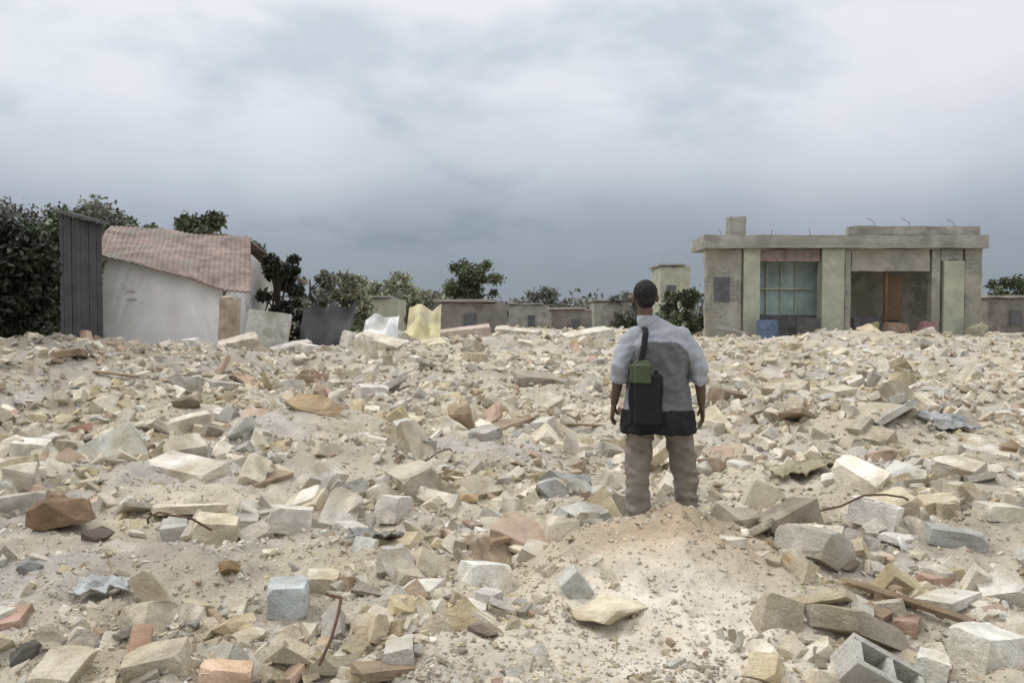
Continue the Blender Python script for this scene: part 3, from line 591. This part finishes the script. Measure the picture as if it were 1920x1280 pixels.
bbox('pillar', 1392, 467, 1424, 670, -.14, .5, M['palewall'], .03)
bbox('pillar', 1538, 467, 1582, 670, -.14, .5, M['palewall'], .03)
bbox('lintel', 1425, 467, 1537, 490, .0, .4, M['roofpink'], .03)
bbox('wall', 1583, 467, 1596, 670, .0, .4, M['ruinwall'], .04)
bbox('lintel', 1597, 467, 1744, 508, .0, .4, M['ruinwall'], .05)
bbox('wall', 1745, 467, 1764, 670, .0, .4, M['ruinwall'], .03)
bbox('pillar', 1765, 489, 1806, 670, -.14, .5, M['palewall'], .03)
bbox('wall', 1807, 467, 1842, 670, .0, .4, M['ruinwall'], .06)
bbox('lintel', 1765, 467, 1806, 488, .0, .4, M['ruinwall'], .03)
tealw = bbox('screen_wall', 1392, 468, 1582, 590, 1.1, 1.3, M['teal'], .02)
bbox('back_wall', 1583, 468, 1840, 670, 2.3, 2.55, M['ruinwall'], .02)
bbox('low_wall', 1392, 591, 1582, 670, 1.0, 1.3, M['darkgrey2'], .05)
bbox('low_wall', 1610, 596, 1700, 670, .6, .9, M['darkgrey2'], .08)
# the teal screen's mullions, door post and fallen beam
for a_ in (1450, 1478, 1506): bbox('mullion', a_-1.6, 492, a_+1.6, 590, .98, 1.07, M['palewall']).parent = tealw
bbox('transom', 1425, 538, 1537, 541, .9, .97, M['palewall']).parent = tealw
bbox('window_shade_panel', 1338, 520, 1368, 566, -.04, .1, M['darkgrey2'])  # dark panel on the wall face, painted shade of a window opening
bbox('door_post', 1660, 509, 1667, 670, .1, .3, M['brown'])
bbox('door_leaf', 1668, 515, 1702, 600, .5, .56, M['brown'])
for i, px in enumerate((1352, 1447, 1519, 1640, 1706, 1790)):
    p = BP(px, 424.5 if px > 1594 else 442.5); bm = bmesh.new(); tube(bm, [p-Vector((0, 0, .1)), p+Vector((.02, .1, .2)), p+Vector((random.uniform(-.3, .3), .2, random.uniform(.3, .5)))], .014, 5); link('rebar', bm_mesh(bm), M['rebar'], rb)

for nm, px, py, s, c, sh_, rt, lb, ct in [
  ('panel', 1440, 602, (1.0, .3, 1.0), (.13, .18, .28), 'block', (-12, 0, 10), 'dull blue panel at the foot of the teal bay', 'panel'),
  ('panel', 1515, 600, (1.1, .4, 1.0), (.10, .10, .10), 'block', (-10, 4, -10), 'blackish panel at the right foot of the teal bay', 'panel'),
  ('rubble_lump', 1633, 600, (.9, .6, 1.5), (.42, .42, .24), 'shard', (0, 0, 10), 'yellow green lump at the foot of the ruin', 'lump'),
  ('rubble_lump', 1680, 612, (1.6, .8, 1.1), (.24, .18, .14), 'shard', (0, 0, 10), 'brown heap in the dark bay of the ruin', 'lump'),
  ('rubble_lump', 1738, 604, (.7, .5, .8), (.36, .22, .25), 'block', (0, 10, 10), 'dull pink block at the right side of the dark bay', 'block'),
  ('rubble_lump', 1370, 605, (2.2, .8, .9), (.26, .26, .25), 'shard', (0, 10, 10), 'dark grey heap below the left wall of the ruin', 'heap'),
  ('rubble_lump', 1560, 622, (2.6, .8, .5), (.40, .34, .28), 'shard', (0, 0, 0), 'long brownish heap in front of the ruin', 'heap'),
  ('rubble_lump', 1830, 606, (1.6, .8, 1.1), (.36, .36, .27), 'shard', (0, 0, 0), 'olive heap at the right corner of the ruin', 'heap')]:
    chunk(nm, px, py, s, c, sh_, rt, lift=.35, label=lb, cat=ct, Y=YB-1.2)
def simple_house(name, px0, py0, px1, py1, Y, m, label, depth=4, roofm='greyconc', win=True):
    a_ = at(px0, py1, Y); b_ = at(px1, py0, Y); o = empty(name, ((a_.x+b_.x)/2, Y, a_.z)); tag(o, label, 'building')
    w_ = (b_.x-a_.x)/2; hh = b_.z-a_.z; bm = bmesh.new(); box(bm, -w_, w_, 0, depth, -1, hh); bmesh.ops.triangulate(bm, faces=bm.faces); roughen(bm, .08, 7, px0); link('wall', bm_mesh(bm), m, o)
    bm = bmesh.new(); box(bm, -w_-.15, w_*.7, -.2, depth+.2, hh+.06, hh+.2); roughen(bm, .05, 5, px1); link('roof', bm_mesh(bm), M[roofm], o)
    nwin = max(1, int(w_*2/3.1)) if win else 0; r = random.Random(px0)
    for k in range(nwin):
        x_ = -w_+(k+r.uniform(.35, .65))*2*w_/nwin; d_ = r.random() < .4; bm = bmesh.new(); box(bm, x_-.35, x_+.35, -.06, .05, (-.9 if d_ else hh*.4), hh*.72); link('door' if d_ else 'window', bm_mesh(bm), M['darkgrey2'], o)
    return o
simple_house('distant_house', 1238, 500, 1294, 625, 60, M['palewall'], 'pale house peeking out left of the grey ruin')
simple_house('distant_house', 955, 572, 1030, 640, 75, G, 'low grey house on the skyline right of the lone tree')
simple_house('distant_house', 1034, 581, 1110, 640, 62, M['darkwall'], 'low dark grey walls midway between lone tree and person')
simple_house('distant_house', 1114, 566, 1186, 640, 70, G, 'low grey house on the skyline touching the person outline', win=False)
simple_house('distant_house', 818, 568, 948, 640, 44, M['darkwall'], 'low brownish walls under the lone tree')
simple_house('distant_house', 1852, 560, 1990, 640, 48, M['darkwall'], 'dark house cut by the right edge of the picture')
simple_house('distant_house', 640, 560, 745, 640, 50, M['palewall'], 'low pale house behind the whitish slumped sheet', win=False)
# ------------------------------------------------------------------ person
PX, PY = 1.03, 5.6; PZ = h(PX, PY)
pr = empty('person', (PX, PY, PZ+.01)); pr.scale = (1, 1, (1.70-PZ)/1.70) if False else (1, 1, 1)
tag(pr, 'person seen from behind in a grey vest with black bag, standing behind the tan mound', 'person')
def ell(bm, c, r, rot=None, sub=3):
    q = bmesh.ops.create_icosphere(bm, subdivisions=sub, radius=1)['verts']; m_ = Matrix.Translation(c) @ (rot or Matrix()) @ Matrix.Diagonal((*r, 1)); bmesh.ops.transform(bm, matrix=m_, verts=q)
def limb(bm, pts, rad, seg=16, flat=()):
    """tapered closed tube + ball joints; rad may be (rx,ry)"""
    P = [Vector(p) for p in pts]; rings = []
    for i, p in enumerate(P):
        d = (P[min(i+1, len(P)-1)]-P[max(i-1, 0)]).normalized(); rx, ry = rad[i] if isinstance(rad[i], tuple) else (rad[i], rad[i])
        x_ = Vector((1, 0, 0)); 
        if abs(d.x) > .9: x_ = Vector((0, 1, 0))
        y_ = d.cross(x_).normalized(); x_ = y_.cross(d).normalized()
        rings.append([bm.verts.new(p+x_*math.cos(k*2*math.pi/seg)*rx+y_*math.sin(k*2*math.pi/seg)*ry) for k in range(seg)])
    for a_, b_ in zip(rings, rings[1:]):
        for k in range(seg): bm.faces.new((a_[k], a_[(k+1) % seg], b_[(k+1) % seg], b_[k]))
    bm.faces.new(rings[0][::-1]); bm.faces.new(rings[-1])
    for i in (0, len(P)-1):
        if i in flat: continue
        rx, ry = rad[i] if isinstance(rad[i], tuple) else (rad[i], rad[i]); ell(bm, P[i], (rx*.98, ry*.98, min(rx, ry)*.9), sub=2)
def fused(name, bm, m, parent, vox=.008, smooth=6, wr=0, wscale=(9, 9, 4), seed=0):
    bmesh.ops.recalc_face_normals(bm, faces=bm.faces); me = bpy.data.meshes.new('tmp'); bm.to_mesh(me); bm.free(); o = bpy.data.objects.new('tmp', me); COL.objects.link(o)
    md = o.modifiers.new('r', 'REMESH'); md.mode = 'VOXEL'; md.voxel_size = vox; md.use_smooth_shade = True
    s_ = o.modifiers.new('s', 'SMOOTH'); s_.iterations = smooth; s_.factor = .5
    dg = bpy.context.evaluated_depsgraph_get(); me2 = bpy.data.meshes.new_from_object(o.evaluated_get(dg)); bpy.data.objects.remove(o)
    from mathutils import noise as mn
    if wr:
        nrm = [v.normal.copy() for v in me2.vertices]
        for v, n_ in zip(me2.vertices, nrm):
            p = v.co; q = Vector((p.x*wscale[0], p.y*wscale[1], p.z*wscale[2]+p.x*3+seed)); f1 = mn.noise(q); f2 = mn.noise(Vector((p.x*18, p.y*18, p.z*26+seed)))
            v.co += n_*wr*((1-abs(f1)*3)*.8+f2*.7)
    me2.materials.clear(); me2.name = name; o = link(name, me2, m, parent)
    me2.polygons.foreach_set('use_smooth', np.ones(len(me2.polygons), bool)); return o
hx = -.095                                                            # the head sits left of the middle
bm = bmesh.new()
limb(bm, [(hx*.6, .01, 1.36), (hx, .0, 1.47), (hx, -.005, 1.52)], [.065, .055, .055])                # neck
ell(bm, (hx, .005, 1.617), (.077, .094, .100)); ell(bm, (hx, .035, 1.56), (.052, .06, .055)); ell(bm, (hx, .07, 1.525), (.03, .03, .025))
ell(bm, (hx, .105, 1.59), (.013, .022, .02))                                                   # nose (away from camera)
for s_ in (-1, 1): ell(bm, (hx+s_*.085, -.005, 1.60), (.012, .02, .032)); ell(bm, (hx+s_*.03, .083, 1.62), (.014, .01, .01))
ell(bm, (hx, .09, 1.555), (.024, .012, .008))
ell(bm, (-.01, 0, 1.22), (.17, .11, .2)); ell(bm, (0, 0, .95), (.15, .11, .16))
HANDS = []
for s_, el, wr_ in ((-1, (-.275, -.03, 1.10), (-.305, .03, .86)), (1, (.285, -.02, 1.08), (.315, .03, .85))):
    sh_ = (s_*.175, 0, 1.365); limb(bm, [(s_*.15, 0, 1.33), ((sh_[0]+el[0])/2+s_*.01, 0, 1.22), el], [.05, .048, .043]); limb(bm, [el, ((el[0]+wr_[0])/2, (el[1]+wr_[1])/2, (el[2]+wr_[2])/2), wr_], [.043, .037, .027])
    e_ = Vector(el); w0 = Vector(wr_); d = (w0-e_).normalized(); side = Vector((0, 1, 0)) if s_ > 0 else Vector((.3, .9, 0)).normalized()
    pal = w0+d*.055; limb(bm, [w0, w0+d*.03, w0+d*.09], [(.025, .02), (.018, .036), (.016, .038)])
    inn = Vector((-s_, 0, 0))
    for q, (off, ln) in enumerate(((-.030, .062), (-.010, .075), (.010, .078), (.030, .068))):
        b0 = w0+d*.088-side*off; limb(bm, [b0, b0+d*ln*.5+inn*.004, b0+d*ln*.8+inn*.016, b0+d*ln+inn*.032], [.0095, .009, .0085, .0075], 8)
    b0 = w0+d*.03+side*.028; limb(bm, [b0, b0+d*.03+side*.025+inn*.01, b0+d*.06+side*.03+inn*.02], [.013, .011, .009], 8)
for s_, hp, kn, an in ((-1, (-.09, 0, .90), (-.12, .03, .48), (-.12, -.02, .10)), (1, (.10, 0, .90), (.17, .10, .49), (.20, .08, .12))):
    limb(bm, [hp, (Vector(hp)+Vector(kn))*.5, kn, (Vector(kn)+Vector(an))*.5+Vector((0, -.02, 0)), an], [.085, .075, .052, .05, .034])
body = fused('body', bm, M['skin'], pr, .0055, 4)
# hair: short, dark, covers back and top of the skull
bm = bmesh.new(); ell(bm, (hx, -.010, 1.640), (.083, .095, .089)); ell(bm, (hx, -.04, 1.585), (.066, .056, .055)); fused('hair', bm, M['hair'], pr, .006, 2, .004, (60, 60, 60))
# jacket: pale yoke and upper sleeves, dark grey body, black lower band
bm = bmesh.new()
limb(bm, [(0, 0, .665), (0, 0, .80), (0, 0, .92), (0, 0, 1.05), (0, 0, 1.18), (0, 0, 1.28), (-.01, 0, 1.36), (-.02, 0, 1.40)], [(.258, .185), (.245, .178), (.222, .158), (.205, .148), (.208, .148), (.205, .14), (.165, .11), (.09, .075)], 24, flat=(0,))
limb(bm, [(-.04, 0, 1.37), (hx*.9, 0, 1.445)], [.085, .066])
for s_, el in ((-1, (-.272, -.03, 1.12)), (1, (.284, -.02, 1.10))): limb(bm, [(s_*.15, 0, 1.345), (s_*.21, 0, 1.275), el, (el[0]*1.0, el[1]+.03, el[2]-.09)], [.062, .066, .068, .068], flat=(3,))
cl_ = bmesh.new(); limb(cl_, [(hx*.75, -.005, 1.415), (hx*.95, -.005, 1.455)], [(.075, .07), (.066, .064)], 20, flat=(0, 1)); fused('collar', cl_, M['shirtpale'], pr, .006, 2, .003)
jk = fused('jacket', bm, M['shirtpale'], pr, .0075, 3, .013, (7, 7, 5), seed=3)
jk.data.materials.append(M['shirt']); jk.data.materials.append(M['black'])
for p in jk.data.polygons:
    c = p.center; p.material_index = 2 if c.z < .825 and abs(c.x) < .26 else (1 if c.z < 1.30-.5*max(0, abs(c.x)-.07)**2/.09 and abs(c.x) < .216-.06*min(1, max(0, (c.z-1.12)/.17))**1.6 else 0)
# the vest and its band stand proud of the shirt, with a real edge
me_ = jk.data; nv = [True]*len(me_.vertices); nn = [v.normal.copy() for v in me_.vertices]
for p in me_.polygons:
    if p.material_index == 0:
        for v in p.vertices: nv[v] = False
for v, k_, n_ in zip(me_.vertices, nv, nn):
    if k_: v.co += n_*.009
# trousers: loose brown grey
bm = bmesh.new(); limb(bm, [(0, 0, .98), (0, 0, .86)], [(.15, .11), (.16, .12)])
limb(bm, [(-.10, 0, .86), (-.125, .015, .66), (-.135, .02, .48), (-.14, 0, .30), (-.135, -.01, .10)], [.095, .096, .09, .082, .078])
limb(bm, [(.10, 0, .86), (.15, .05, .66), (.19, .09, .49), (.215, .08, .32), (.215, .07, .11)], [.095, .10, .097, .088, .082])
fused('trousers', bm, M['trouser'], pr, .008, 3, .013, (6, 6, 13), seed=5)
for s_, p_ in ((-1, (-.13, .03, .045)), (1, (.215, .12, .06))):
    bm = bmesh.new(); limb(bm, [(p_[0], p_[1]-.09, p_[2]), (p_[0], p_[1], p_[2]+.01), (p_[0]+s_*.015, p_[1]+.12, p_[2]-.01)], [(.042, .05), (.045, .05), (.045, .033)]); fused('shoe', bm, M['black'], pr, .007, 3)
# black bag with a green panel slung on the left of the back
bg = empty('shoulder_bag', (PX, PY, PZ+.01)); tag(bg, 'black bag with green flap hanging on the person left hip', 'bag')
bm = bmesh.new()
for v in box(bm, -.238, -.01, -.275, -.16, .71, 1.11): pass
bmesh.ops.bevel(bm, geom=bm.edges[:], offset=.035, segments=3, affect='EDGES'); bmesh.ops.triangulate(bm, faces=bm.faces); o = fused('pack', bm, M['black'], bg, .008, 3, .006)
bm = bmesh.new(); box(bm, -.235, -.075, -.288, -.20, 1.0, 1.175); bmesh.ops.bevel(bm, geom=bm.edges[:], offset=.028, segments=3, affect='EDGES'); fused('flap', bm, M['greenbag'], bg, .007, 3, .005)
bm = bmesh.new()
pts = [Vector((-.16, -.19, 1.13)), Vector((-.13, -.165, 1.25)), Vector((-.11, -.12, 1.36)), Vector((-.10, -.0, 1.425)), Vector((-.11, .12, 1.33))]
limb(bm, pts, [(.024, .008)]*5, 8); fused('strap', bm, M['black'], bg, .006, 1)
